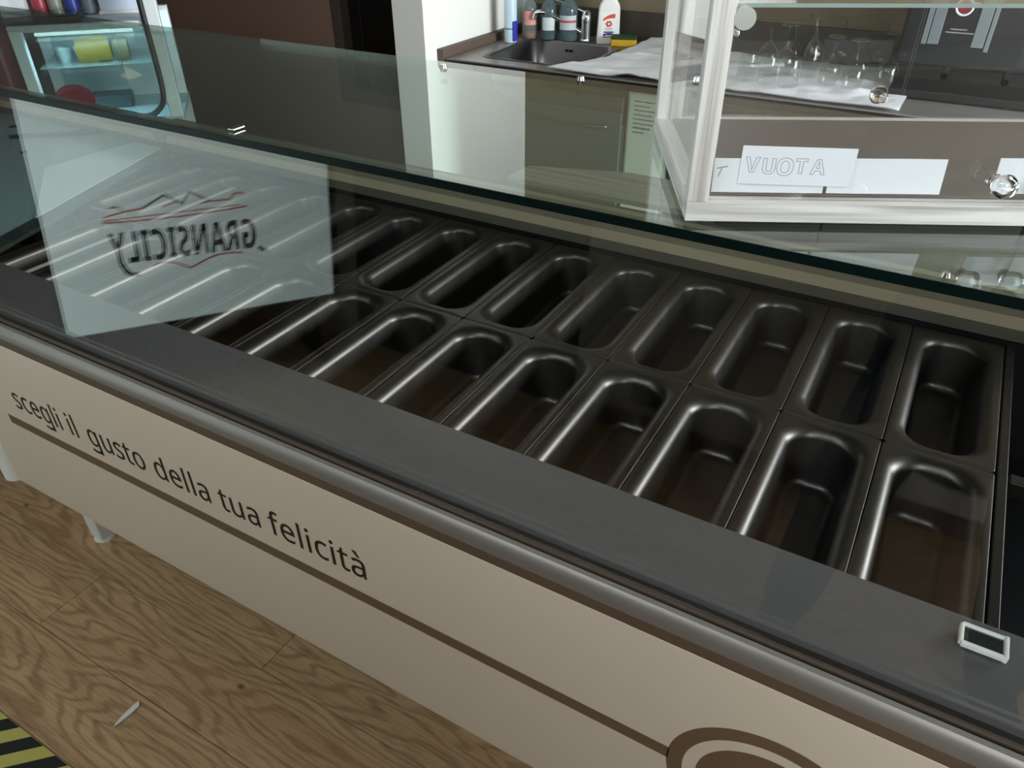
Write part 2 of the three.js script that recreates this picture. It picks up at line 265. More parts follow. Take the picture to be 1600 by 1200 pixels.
// ---------------------------------------------------------------- steel pans
{
  const loop = (hx, hz, r, y, out, N = 8) => { for (let q = 0; q < 4; q++) { const cx = (q === 0 || q === 3 ? 1 : -1) * (hx - r), cz = (q < 2 ? 1 : -1) * (hz - r); for (let i = 0; i <= N; i++) { const a = (q + i / N) * Math.PI / 2; out.push(cx + Math.cos(a) * r, y, cz + Math.sin(a) * r); } } };
  const rings = [], HX = 0.0815, HZ = 0.2145;
  const ins = (d, y, r) => rings.push([HX - d, HZ - d, r, y]);
  ins(0.0005, -0.006, 0.006); ins(0, -0.001, 0.006); ins(0.0012, 0, 0.006); ins(0.0085, 0, 0.044);
  for (let i = 1; i <= 8; i++) { const a = i / 8 * Math.PI * 0.45; ins(0.0085 + 0.02 * Math.sin(a), -0.02 * (1 - Math.cos(a)), 0.046); }
  ins(0.0325, -0.05, 0.042); ins(0.0365, -0.092, 0.038);
  for (let i = 1; i <= 5; i++) { const a = i / 5 * Math.PI / 2; ins(0.0365 + 0.014 * (1 - Math.cos(a)), -0.092 - 0.018 * Math.sin(a), 0.036 - 0.012 * i / 5); }
  ins(0.060, -0.1105, 0.012);
  const pos = [], idx = []; rings.forEach(([hx, hz, r, y]) => loop(hx, hz, r, y, pos));
  const n = 36; for (let k = 0; k < rings.length - 1; k++) for (let i = 0; i < n; i++) { const a = k * n + i, b = k * n + (i + 1) % n, c = a + n, d = b + n; idx.push(a, c, b, b, c, d); }
  const c0 = pos.length / 3; pos.push(0, -0.111, 0); const last = (rings.length - 1) * n; for (let i = 0; i < n; i++) idx.push(last + i, c0, last + (i + 1) % n);
  let g = new THREE.BufferGeometry(); g.setAttribute('position', new THREE.Float32BufferAttribute(pos, 3)); g.setIndex(idx); g = mergeVertices(g, 1e-5); g.computeVertexNormals();
  const p = g.attributes.position, uv = new Float32Array(p.count * 2); for (let i = 0; i < p.count; i++) { uv[2 * i] = p.getX(i) * 4; uv[2 * i + 1] = (p.getZ(i) + p.getY(i)) * 4; } g.setAttribute('uv', new THREE.BufferAttribute(uv, 2));
  const rough = tex(256, 256, (u, v) => { const k = 190 + 50 * fbm(u * 6, v * 6, 2); return [k, k, k]; }, false);
  const steel = S(0x575551, 0.48, 1, { roughnessMap: rough });
  const ord = (k) => k + (k % 10 === 1 && k !== 11 ? 'st' : k % 10 === 2 && k !== 12 ? 'nd' : k % 10 === 3 && k !== 13 ? 'rd' : 'th');
  let proto;
  for (const [row, zc, k0] of [['back', -0.2155, -4], ['front', 0.2155, -2]]) for (let k = k0; k <= 10; k++) {
    const label = `empty stainless steel gelato pan, ${k === 10 ? 'first' : ord(11 - k)} from the right in the ${row} row`;
    let m; if (!proto) m = proto = part(numbered('gelato_pan'), g, steel, scene); else { m = proto.clone(); m.name = numbered('gelato_pan'); scene.add(m); }
    m.position.set((k + 0.5) * 0.165, H, zc); tag(m, label, 'pan', 'empty pans in the gelato case');
  }
}
{ // small thermometer on the ledge
  const t = thing('digital_thermometer', 'small white framed thermometer standing on the grey ledge inside the case', 'thermometer', [1.8085, 0.8185, 0.378], 0);
  const w = 0.047, d = 0.03;
  const gg = new THREE.Group(); void gg;
  part('frame', [bx(w, 0.009, 0.005, 0, 0.0045, -d / 2), bx(w, 0.009, 0.005, 0, 0.0045, d / 2), bx(0.005, 0.009, d, -w / 2, 0.0045, 0), bx(0.0055, 0.011, d + 0.005, w / 2, 0.0045, 0)], M.white, t);
  part('display', bx(w - 0.004, 0.005, d - 0.003, 0, 0.003, 0, 0.001), P({ color: 0x10201e, roughness: 0.15, clearcoat: 1 }), t, 'dark display');
}
{ // black spatula on the deck
  const o = [-1.026, H + 0.0185, -0.41], a = thing('black_spatula', 'black tapering spatula lying on the pale deck at the left end of the case', 'spatula', o);
  const c = new THREE.Vector3(-0.852, 0, -0.565).sub(new THREE.Vector3(o[0], 0, o[2])), e = new THREE.Vector3(-1.2, 0, -0.255).sub(new THREE.Vector3(o[0], 0, o[2]));
  const bl = (p0, p1, w0, w1, h) => { const d = p1.clone().sub(p0).normalize(), n = new THREE.Vector3(-d.z, 0, d.x), f = (p, k) => [p.x + n.x * k, p.z + n.z * k]; return ngon([f(p0, w0), f(p1, w1), f(p1, -w1), f(p0, -w0)], -h, h); };
  const m = c.clone().lerp(e, 0.45);
  part('blade', bl(c, m, 0.019, 0.013, 0.0035), M.black, a); part('handle', bl(m, e, 0.012, 0.005, 0.006), M.black, a);
}

// ---------------------------------------------------------------- wooden cabinet standing on the glass top
{
  const W = 0.62, D = 0.305, HT = 0.36, O = [1.4025, 1.2949, 0.4495], RY = 0.4702;
  const c = thing('wooden_cabinet', 'small pale wood cabinet with glass doors standing on the glass top', 'cabinet', O, RY);
  const B = (x0, x1, y0, y1, z0, z1, ax) => grain(box2(x0, x1, y0, y1, z0, z1, 0.0012), ax, 1);
  part('front_rail', B(0, W, 0, 0.0195, -0.02, 0, 0), M.ash, c);
  part('rear_rail', B(0.0202, W - 0.0202, 0, 0.0195, -D, -D + 0.02, 0), M.ash, c);
  for (const x of [0, W - 0.02]) part('side_rail', B(x, x + 0.02, 0, 0.0195, -D, -0.0202, 2), M.ash, c);
  part('floor_board', B(0.0202, W - 0.0202, 0.002, 0.019, -D + 0.0202, -0.0202, 0), M.ashDull, c);
  part('floor_lining', box2(0.021, W - 0.021, 0.0195, 0.0212, -D + 0.021, -0.021, 0), S(0x7d746c, 0.5), c, 'brownish grey floor lining');
  part('top_board', B(0, W, HT - 0.0195, HT, -D, 0, 0), M.ash, c);
  for (const x of [0, W - 0.02]) part('front_post', B(x, x + 0.02, 0.0195, HT - 0.0195, -0.02, 0, 1), M.ash, c);
  for (const x of [0, W - 0.032]) part('rear_post', [B(x, x + 0.0145, 0.0195, HT - 0.0195, -D, -D + 0.02, 1), B(x + 0.0175, x + 0.032, 0.0195, HT - 0.0195, -D, -D + 0.02, 1), B(x + 0.0145, x + 0.0175, 0.0195, HT - 0.0195, -D, -D + 0.012, 1)], M.ash, c);
  for (const x of [0.006, W - 0.009]) part('side_pane', box2(x, x + 0.003, 0.0195, HT - 0.0195, -D + 0.02, -0.02, 0), M.glass, c);
  const disc = (r, d, x, y, z) => new THREE.CylinderGeometry(r, r, d, 28).rotateX(Math.PI / 2).translate(x, y, z);
  const knob = (x, y, z, s) => lathe([[0, 0], [0.006, 0], [0.0045, 0.004], [0.005, 0.008], [0.0095, 0.012], [0.0115, 0.018], [0.0095, 0.024], [0.004, 0.0265], [0, 0.027]], 24).rotateX(s * Math.PI / 2).translate(x, y, z);
  for (const [z, s] of [[-0.006, 1], [-D + 0.006, -1]]) for (const [a, b, kx, hx] of [[0.0212, 0.3035, 0.284, 0.0305], [0.3065, W - 0.0212, 0.326, W - 0.0305]]) {
    const d = part('glass_door', box2(a, b, 0.0215, HT - 0.0215, z - 0.002, z + 0.002, 0), M.glass, c);
    part('knob', knob(s < 0 && kx > 0.3 ? W - 0.05 : kx, 0.044, z + s * 0.002, s), M.crystal, d, 'round clear glass knob');
    if (s > 0) for (const y of [0.182]) part('hinge', [disc(0.0092, 0.006, hx - 0.0025, y, z + 0.004), bx(0.004, 0.006, 0.008, hx - 0.0065, y - 0.012, z)], S(0xb9b9b2, 0.35, 0.6), d, 'round metal hinge cap');
  }
  part('shelf', box2(0.012, W - 0.012, 0.1875, 0.1905, -D + 0.02, -0.022, 0), M.glass, c, 'glass shelf');
  part('shelf_edge', box2(0.012, W - 0.012, 0.1874, 0.1906, -0.022, -0.0212, 0), P({ color: 0x9fb0a8, roughness: 0.2 }), c);
  for (const [x, z] of [[0.025, -0.02], [W - 0.025, -0.02], [0.025, -D + 0.02], [W - 0.025, -D + 0.02]]) part('foot', cyl(0.009, 0.009, 0.0046, x, -0.0045, z, 18), S(0x9a9c98, 0.5), c);
  // cards along the foot of the doors
  const R = new THREE.Matrix4().makeRotationY(RY).setPosition(...O);
  const vuota = canvasTex(512, 184, (g, w, h) => { g.fillStyle = '#f1f4f7'; g.fillRect(0, 0, w, h); g.strokeStyle = '#9a9aa6'; g.lineWidth = 3; g.font = 'bold 104px sans-serif'; g.strokeText('V', 22, 128); g.strokeText('U', 92, 132); g.font = 'bold 116px sans-serif'; g.strokeText('O', 158, 138); g.font = 'bold 100px sans-serif'; g.strokeText('T', 246, 126); g.strokeText('A', 318, 128); });
  const faint = canvasTex(512, 156, (g, w, h) => { g.fillStyle = '#f1f4f4'; g.fillRect(0, 0, w, h); g.strokeStyle = '#7d7f80'; g.lineWidth = 4; g.beginPath(); g.moveTo(14, 46); g.lineTo(64, 36); g.moveTo(36, 46); g.lineTo(24, 84); g.stroke(); g.beginPath(); g.moveTo(182, 58); g.lineTo(178, 88); g.stroke(); });
  function card(name, x0, x1, y0, y1, z, mat, label, rz = 0, bow = 0) {
    const w = x1 - x0, h = y1 - y0, g = new THREE.BoxGeometry(w, h, 0.0006, 12, 1, 1), q = g.attributes.position;
    for (let i = 0; i < q.count; i++) q.setZ(i, q.getZ(i) + bow * Math.sin((q.getX(i) / w + 0.5) * Math.PI * 2) * 0.5);
    g.computeVertexNormals();
    const m = part(numbered(name), g, mat, scene); m.position.set((x0 + x1) / 2, (y0 + y1) / 2, z).applyMatrix4(R); m.rotation.set(0, RY, 0); m.rotateX(-0.1); m.rotateZ(rz);
    tag(m, label, 'card', 'paper cards along the foot of the cabinet doors'); return m;
  }
  const cm = (t) => S(0xffffff, 0.8, 0, { map: t });
  card('paper_card', 0.0235, 0.130, 0.0262, 0.0585, -0.0125, cm(faint), 'leftmost white card in the cabinet, partly behind the hand-lettered one');
  card('paper_card', 0.0475, 0.1545, 0.0345, 0.0702, -0.0108, cm(vuota), 'white card hand-lettered VUOTA leaning at the foot of the cabinet door', -0.02);
  card('paper_card', 0.1335, 0.2405, 0.0265, 0.0597, -0.0125, M.paper, 'blank creased white card right of the hand-lettered one', 0, 0.0012);
  card('paper_card', 0.2880, 0.394, 0.0285, 0.0615, -0.0125, M.paper, 'white card behind the glass knob at the right picture edge');
}

// ---------------------------------------------------------------- back counter with sink
const CT = 0.9;
{
  const c = thing('back_counter', 'grey worktop counter with dark front edge against the back wall', 'counter', [0, 0, 0]);
  const sx0 = -0.235, sx1 = 0.215, sz0 = -2.255, sz1 = -1.79;
  part('worktop', [box2(-0.36, sx0, CT - 0.035, CT, Z0 + 0.002, -1.69), box2(sx1, 3.2, CT - 0.035, CT, Z0 + 0.002, -1.69), box2(sx0, sx1, CT - 0.035, CT, Z0 + 0.002, sz0, 0), box2(sx0, sx1, CT - 0.035, CT, sz1, -1.69, 0)], S(0x8d8883, 0.3, 0.35), c);
  part('front_edge', box2(-0.36, 3.2, CT - 0.036, CT - 0.004, -1.69, -1.684, 0.001), M.frameDark, c, 'dark front edge');
  part('upstand', box2(-0.36, 3.2, CT, 1.02, Z0 + 0.002, Z0 + 0.02), M.upstand, c);
  part('filler_panel', box2(0.478, 0.64, 0.02, CT - 0.038, -2.3, -1.718), M.white, c, 'white filler panel');
  part('side_panel', box2(0.64, 0.66, 0.02, CT - 0.036, -2.4, -1.72), M.white, c);
  part('cabinet_body', box2(0.66, 3.2, 0.08, CT - 0.036, -2.4, -1.735), S(0x24221f, 0.6), c);
  for (let k = 0; k < 4; k++) { const d = part('door', box2(0.665 + k * 0.62, 1.275 + k * 0.62, 0.1, CT - 0.05, -1.735, -1.715), S(0x2c2a27, 0.5), c); part('handle', tube([[1.22 + k * 0.62, 0.62, -1.715], [1.22 + k * 0.62, 0.62, -1.69], [1.22 + k * 0.62, 0.76, -1.69], [1.22 + k * 0.62, 0.76, -1.715]], 0.005), M.chrome, d); }
  // sink basin, set into the worktop
  const loop = (hx, hz, r, y, out, N = 6) => { for (let q = 0; q < 4; q++) { const cx = (q === 0 || q === 3 ? 1 : -1) * (hx - r), cz = (q < 2 ? 1 : -1) * (hz - r); for (let i = 0; i <= N; i++) { const a = (q + i / N) * Math.PI / 2; out.push(cx + Math.cos(a) * r, y, cz + Math.sin(a) * r); } } };
  const hx = (sx1 - sx0) / 2, hz = (sz1 - sz0) / 2, pos = [], idx = [], R = [[0.012, 0.0, 0.05], [0.012, 0.003, 0.05], [-0.002, 0.003, 0.06], [-0.008, -0.004, 0.06], [-0.012, -0.13, 0.06], [-0.02, -0.15, 0.055], [-0.04, -0.158, 0.04]];
  R.forEach(([d, y, r]) => loop(hx + d, hz + d, r, y, pos)); const n = 28;
  for (let k = 0; k < R.length - 1; k++) for (let i = 0; i < n; i++) { const a = k * n + i, b = k * n + (i + 1) % n; idx.push(a, a + n, b, b, a + n, b + n); }
  pos.push(0, -0.16, 0); for (let i = 0; i < n; i++) idx.push((R.length - 1) * n + i, R.length * n, (R.length - 1) * n + (i + 1) % n);
  let g = new THREE.BufferGeometry(); g.setAttribute('position', new THREE.Float32BufferAttribute(pos, 3)); g.setIndex(idx); g = mergeVertices(g, 1e-5); g.computeVertexNormals(); g = toCreasedNormals(g, 0.9);
  const s = thing('sink_basin', 'stainless steel sink basin set in the worktop beside the white pillar', 'sink', [(sx0 + sx1) / 2, CT, (sz0 + sz1) / 2]);
  part('basin', g, M.steelSink, s);
  part('overflow', [bx(0.016, 0.011, 0.003, -0.045, -0.035, -hz + 0.0125), bx(0.016, 0.011, 0.003, -0.024, -0.035, -hz + 0.0125)], M.black, s, 'two black overflow slots');
  part('drain', lathe([[0, 0.001], [0.02, 0.001], [0.03, 0.003], [0.034, 0]], 24).translate(0.02, -0.159, 0), M.chrome, s);
}
{ // mixer tap
  const t = thing('mixer_tap', 'chrome mixer tap with long spout behind the sink', 'tap', [0.005, CT, -2.312]);
  part('body', lathe([[0, 0], [0.027, 0], [0.027, 0.006], [0.0235, 0.012], [0.0225, 0.075], [0.024, 0.085], [0.024, 0.105], [0.019, 0.122], [0.008, 0.13], [0, 0.131]], 32), M.chrome, t);
  part('spout', tube([[-0.005, 0.03, 0.004], [-0.06, 0.058, 0.02], [-0.14, 0.1, 0.05], [-0.19, 0.118, 0.07], [-0.218, 0.112, 0.082], [-0.226, 0.088, 0.086]], 0.0115, 40, 14), M.chrome, t);
  part('lever', [tube([[0, 0.118, 0], [-0.03, 0.13, 0.005], [-0.09, 0.148, 0.01], [-0.15, 0.165, 0.015]], 0.0058, 20, 10), new THREE.SphereGeometry(0.0085, 16, 12).translate(-0.15, 0.165, 0.015)], M.chrome, t);
}
function bottle(name, label, x, z, prof, mat, extra) { const b = thing(name, label, 'bottle', [x, CT, z]); part('body', lathe(prof, 32), mat, b); if (extra) extra(b); return b; }
{
  // white cleaner bottle with red and blue label
  const lab = canvasTex(256, 384, (g, w, h) => {
    g.fillStyle = '#eceae6'; g.fillRect(0, 0, w, h); g.fillStyle = '#d2502c'; g.beginPath(); g.moveTo(30, 100); g.quadraticCurveTo(110, 30, 226, 26); g.lineTo(222, 86); g.quadraticCurveTo(110, 80, 30, 128); g.fill();
    g.fillStyle = '#c23a34'; for (let k = 0; k < 6; k++) { g.beginPath(); g.ellipse(128 + 34 * Math.cos(k * 1.047), 165 + 26 * Math.sin(k * 1.047), 20, 18, 0, 0, 7); g.fill(); } g.fillStyle = '#eceae6'; g.beginPath(); g.ellipse(118, 165, 9, 14, 0, 0, 7); g.ellipse(142, 165, 9, 14, 0, 0, 7); g.fill();
    g.fillStyle = '#b9787a'; g.fillRect(78, 222, 104, 9); g.fillRect(70, 244, 120, 7); g.fillStyle = '#4a5a9c'; g.fillRect(52, 268, 160, 26); g.fillStyle = '#28335e'; g.beginPath(); g.ellipse(66, 316, 26, 15, 0, 0, 7); g.ellipse(140, 306, 58, 14, 0, 0, 7); g.fill(); g.fillStyle = '#d4566a'; g.fillRect(36, 340, 182, 16);
  });
  const b = thing('cleaner_bottle', 'white cleaner bottle with red and blue label between tap and sponge', 'bottle', [0.110, CT, -2.33], 0.45);
  const s = new THREE.Shape(); s.moveTo(-0.04, 0); s.lineTo(0.04, 0); s.quadraticCurveTo(0.046, 0.002, 0.046, 0.01); s.lineTo(0.042, 0.13); s.bezierCurveTo(0.042, 0.165, 0.03, 0.165, 0.022, 0.182); s.lineTo(0.018, 0.20); s.lineTo(-0.012, 0.20); s.bezierCurveTo(-0.014, 0.175, -0.042, 0.17, -0.042, 0.13); s.lineTo(-0.046, 0.01); s.quadraticCurveTo(-0.046, 0.002, -0.04, 0);
  part('body', toCreasedNormals(new THREE.ExtrudeGeometry(s, { depth: 0.03, bevelEnabled: true, bevelSize: 0.006, bevelThickness: 0.01, bevelSegments: 4, curveSegments: 10 }).translate(0, 0, -0.015), 0.7), S(0xe8e6e1, 0.4), b);
  part('label', new THREE.BoxGeometry(0.072, 0.115, 0.0008).translate(0, 0.074, 0.0256), S(0xffffff, 0.5, 0, { map: lab }), b, 'printed label');
  part('cap', cyl(0.015, 0.013, 0.035, 0.003, 0.2, 0, 24), S(0xd8d8d4, 0.4), b);
  const clear = P({ color: 0xd7e4e4, roughness: 0.08, transmission: 0.85, thickness: 0, ior: 1.4 }), prof = [[0, 0], [0.033, 0], [0.036, 0.006], [0.036, 0.12], [0.03, 0.145], [0.014, 0.165], [0.013, 0.185], [0, 0.186]];
  const liquid = (r, h) => lathe([[0, 0.003], [r, 0.003], [r, h], [0, h]], 28);
  bottle('spray_bottle', 'clear bottle with orange liquid and a pink white label, left of the tap', -0.262, -2.26, prof, clear, (o) => {
    part('liquid', liquid(0.034, 0.03), S(0xb4572a, 0.3), o, 'orange liquid'); part('label', new THREE.CylinderGeometry(0.0366, 0.0366, 0.06, 28, 1, true, -0.3, 2.0).translate(0, 0.09, 0), S(0xd9938a, 0.6, 0, { side: THREE.DoubleSide }), o, 'pink label'); part('cap', cyl(0.016, 0.013, 0.04, 0, 0.184, 0, 20), S(0xdad6d2, 0.4), o);
  });
  bottle('detergent_bottle', 'clear blue bottle with white label behind the tap spout', -0.168, -2.275, prof.map(([r, y]) => [r * 1.08, y]), P({ color: 0x9fb6bc, roughness: 0.1, transmission: 0.8, thickness: 0, ior: 1.4 }), (o) => {
    part('liquid', liquid(0.037, 0.028), S(0x2b4a55, 0.3), o, 'blue liquid'); part('label', new THREE.CylinderGeometry(0.0395, 0.0395, 0.055, 28, 1, true, -0.4, 1.6).translate(0, 0.07, 0), S(0xc9cfcf, 0.6, 0, { side: THREE.DoubleSide }), o, 'white label'); part('cap', cyl(0.017, 0.014, 0.04, 0, 0.184, 0, 20), S(0x2c3136, 0.4), o);
  });
  bottle('detergent_bottle', 'larger clear blue bottle with red banded label next to the tap body', -0.075, -2.29, prof.map(([r, y]) => [r * 1.2, y * 1.05]), P({ color: 0x9fb6bc, roughness: 0.1, transmission: 0.8, thickness: 0, ior: 1.4 }), (o) => {
    part('liquid', liquid(0.041, 0.03), S(0x23424d, 0.3), o, 'blue liquid'); part('label', new THREE.CylinderGeometry(0.0438, 0.0438, 0.06, 28, 1, true, -0.6, 2.0).translate(0, 0.08, 0), S(0xb9c1c2, 0.6, 0, { side: THREE.DoubleSide }), o, 'pale label'); part('label_band', new THREE.CylinderGeometry(0.0441, 0.0441, 0.01, 28, 1, true, -0.6, 2.0).translate(0, 0.085, 0), S(0xb04a4e, 0.6, 0, { side: THREE.DoubleSide }), o, 'red band'); part('cap', cyl(0.018, 0.014, 0.04, 0, 0.194, 0, 20), S(0xd5d8d8, 0.4), o);
  });
  const t = thing('paper_roll', 'tall pale blue wrapped roll with dark blue edge standing by the white pillar', 'roll', [-0.288, CT, -2.125]);
  part('wrap', lathe([[0, 0], [0.026, 0], [0.029, 0.004], [0.029, 0.27], [0.026, 0.274], [0, 0.274]], 32), P({ color: 0xb9cfd8, roughness: 0.25, clearcoat: 0.4 }), t);
  part('edge_strip', bx(0.007, 0.085, 0.03, 0.0285, 0.05, 0.008, 0.002), S(0x2b35a8, 0.4), t, 'dark blue strip');
  part('band', new THREE.CylinderGeometry(0.0294, 0.0294, 0.006, 28, 1, true).translate(0, 0.06, 0), S(0x5a6d78, 0.5, 0, { side: THREE.DoubleSide }), t);
  const sp = thing('kitchen_sponge', 'yellow sponge with green scouring side lying by the towel', 'sponge', [0.203, CT, -2.30], 0.35);
  part('sponge_body', bx(0.115, 0.03, 0.075, 0, 0.015, 0, 0.006), S(0xc59a22, 0.95), sp, 'yellow foam');
  part('scouring_pad', bx(0.116, 0.011, 0.076, 0, 0.0355, 0, 0.004), S(0x24401f, 1), sp, 'green scouring pad');
}
function cloth(w, d, nx, nz, fn) { const g = new THREE.PlaneGeometry(w, d, nx, nz); g.rotateX(-Math.PI / 2); const q = g.attributes.position; for (let i = 0; i < q.count; i++) fn(q, i, q.getX(i) / w + 0.5, q.getZ(i) / d + 0.5); g.computeVertexNormals();
  const u = g.clone(); u.translate(0, -0.003, 0); const ix = u.index.array; for (let i = 0; i < ix.length; i += 3) { const t = ix[i]; ix[i] = ix[i + 1]; ix[i + 1] = t; } u.computeVertexNormals(); return merge([g, u]); }
{
  const rip = (a, b) => 0.010 * fbm(a * 4.5, b * 4.5, 3) + 0.012 * Math.pow(vn(a * 3 + 9, b * 6), 3);
  single('dish_towel', cloth(0.40, 0.74, 40, 60, (q, i, a, b) => { const left = 0.055 * (1 - b) + (b > 0.55 ? -0.10 * Math.pow((b - 0.55) / 0.45, 1.2) * (1 - a) : 0); q.setX(i, q.getX(i) + left * (1 - a)); q.setY(i, 0.006 + rip(a, b * 2)); }), M.towel, 'white cloth spread between the sink and the wooden cabinet', 'towel', null, [0.43, CT, -2.06]);
  single('dish_towel', cloth(0.84, 0.6, 70, 44, (q, i, a, b) => { q.setZ(i, q.getZ(i) + (b > 0.5 ? 0.012 * Math.sin(a * 9) * (b - 0.5) : 0)); q.setY(i, 0.006 + rip(a * 2.1 + 3, b * 1.5)); }), M.towel, 'white cloth under the upside-down glasses behind the cabinet', 'towel', null, [1.015, CT, -2.0]);
}
{ // upside-down glasses
  const wine = (s) => lathe([[0.034, 0.0], [0.0345, 0.004], [0.039, 0.04], [0.037, 0.062], [0.026, 0.085], [0.009, 0.098], [0.0042, 0.106], [0.0036, 0.165], [0.006, 0.172], [0.033, 0.176], [0.034, 0.178], [0.0, 0.179]].map(([r, y]) => [r * s, y * s]), 36);
  const flute = lathe([[0.026, 0], [0.0275, 0.01], [0.031, 0.06], [0.027, 0.1], [0.015, 0.135], [0.005, 0.152], [0.004, 0.16], [0.0038, 0.205], [0.008, 0.212], [0.033, 0.216], [0.0, 0.218]], 36);
  const tumbler = lathe([[0.036, 0], [0.037, 0.003], [0.031, 0.088], [0.029, 0.092], [0, 0.092]], 36);
  const where = ['at the left end', 'beside the cabinet post', 'behind the flute', 'left of the flute', 'right of the flute', 'in the middle of the cloth', 'in the back row', 'near the front edge', 'at the right end', 'right of the middle'];
  const list = [[0.905, -2.05], [0.965, -2.2], [1.05, -2.18], [0.985, -1.98], [1.16, -1.93], [1.24, -2.03], [1.14, -2.24], [1.245, -1.9], [1.345, -1.98], [1.30, -2.17]];
  const w = wine(1); list.forEach(([x, z], i) => { const m = single('wine_glass', w, M.drinkGlass, 'upside-down clear wine glass on white cloth, ' + where[i], 'glass', 'upside-down glasses on the cloth', [x, CT + 0.016, z]); if (i % 3 === 1) m.scale.setScalar(0.9); });
  single('flute_glass', flute, M.drinkGlass, 'tall upside-down flute glass in front of the wine glasses', 'glass', 'upside-down glasses on the cloth', [1.082, CT + 0.016, -1.955]);
  [[0.88, -1.86, 'left'], [0.96, -1.84, 'middle'], [1.04, -1.83, 'right']].forEach(([x, z, s]) => single('tumbler', tumbler, M.drinkGlass, `${s} one of three upside-down tumblers at the cloth edge`, 'glass', 'tumblers at the cloth edge', [x, CT + 0.016, z]));
}
{ // coffee machine
  const m = thing('coffee_machine', 'dark coffee machine with pale vertical stripes and red cup emblem on the back counter', 'coffee machine', [1.62, CT, -2.1]);
  part('housing', [bx(0.52, 0.34, 0.34, 0, 0.27, -0.03, 0.012), bx(0.52, 0.1, 0.2, 0, 0.06, -0.1, 0.01)], S(0x15171a, 0.35), m);
  part('drip_tray', [bx(0.5, 0.03, 0.36, 0, 0.02, 0.02, 0.006)], S(0x2c2f31, 0.3, 0.7), m);
  for (const [a, b, y0] of [[1.427, 1.443, 0.17], [1.446, 1.48, 0.172], [1.579, 1.615, 0.171], [1.619, 1.632, 0.16]]) part('stripe', box2(a - 1.62, b - 1.62, y0, 0.42, 0.138, 0.1425, 0.001), S(0x5f6668, 0.5), m, 'pale vertical stripe');
  const e = part('emblem', new THREE.CylinderGeometry(0.021, 0.021, 0.004, 32).rotateX(Math.PI / 2).translate(-0.092, 0.29, 0.141), S(0x6c1719, 0.4), m, 'red round emblem');
  part('emblem_ring', [new THREE.TorusGeometry(0.0245, 0.0035, 10, 36).translate(-0.092, 0.29, 0.1425), bx(0.018, 0.006, 0.004, -0.06, 0.302, 0.1425, 0.001)], S(0xc4ccce, 0.4), e, 'pale cup outline');
  part('nameplate', [bx(0.085, 0.004, 0.003, -0.085, 0.212, 0.141, 0), bx(0.05, 0.004, 0.003, -0.09, 0.222, 0.141, 0)], S(0x6d7578, 0.5), m);
  for (const x of [-0.09, 0.09]) part('group_head', [cyl(0.03, 0.034, 0.05, x, 0.09, 0.04), tube([[x, 0.1, 0.07], [x, 0.095, 0.13], [x, 0.085, 0.2]], 0.012)], S(0x35383a, 0.25, 0.8), m);
  const g = thing('coffee_grinder', 'dark grinder beside the coffee machine at the right picture edge', 'grinder', [2.02, CT, -2.08]);
  part('base', bx(0.18, 0.22, 0.24, 0, 0.11, 0, 0.015), M.black, g); part('hopper', lathe([[0.04, 0.22], [0.05, 0.23], [0.09, 0.36], [0.09, 0.38], [0, 0.385]], 32), P({ color: 0x555a5c, roughness: 0.1, transmission: 0.6, thickness: 0 }), g);
}
{ // dishwasher and notice under the counter
  const d = thing('dishwasher', 'grey undercounter dishwasher below the sink', 'dishwasher', [0.235, 0, -2.0]);
  part('casing', bx(0.47, 0.72, 0.56, 0, 0.365, 0, 0.004), S(0x656d70, 0.4, 0.4), d);
  const dd = part('door', bx(0.45, 0.62, 0.018, 0, 0.46, 0.289, 0.004), S(0x6b7578, 0.35, 0.4), d); part('handle', tube([[-0.17, 0.72, 0.298], [-0.17, 0.72, 0.325], [0.17, 0.72, 0.325], [0.17, 0.72, 0.298]], 0.006, 30), M.steel, dd);
  part('control_strip', bx(0.45, 0.06, 0.02, 0, 0.80, 0.285, 0.003), S(0x4d504c, 0.4), d);
  const n = canvasTex(256, 512, (g, w, h) => { g.fillStyle = '#d8ddd4'; g.fillRect(0, 0, w, h); g.strokeStyle = '#555a52'; for (let k = 0; k < 8; k++) { g.lineWidth = k === 6 ? 8 : 5; g.beginPath(); const L = [150, 120, 175, 140, 190, 150, 130, 90][k]; for (let x = 0; x <= L; x += 4) { const y = 50 + k * 26 + 5 * Math.sin(x * 0.55 + k * 2) * vn(x * 0.1, k * 7); x ? g.lineTo(30 + x, y) : g.moveTo(30 + x, y); } g.stroke(); } });
  single('paper_notice', new THREE.BoxGeometry(0.145, 0.33, 0.0015), S(0xffffff, 0.85, 0, { map: n }), 'white paper notice with lines of small writing hung beside the dishwasher', 'notice', null, [0.56, 0.69, -1.715]);
  
  const b = ngon([[0.63, -0.515], [0.64, -0.62], [0.9, -0.70], [1.12, -0.70], [1.12, -0.515]], 0, 0.012); b.translate(0, 0.9, 0);
  const sh = thing('serving_board', 'greyish wooden board lying behind the case glass under the sink counter', 'board', [0, 0, 0]);
  part('board', grain(b, 0, 1), M.ashDull, sh);
}

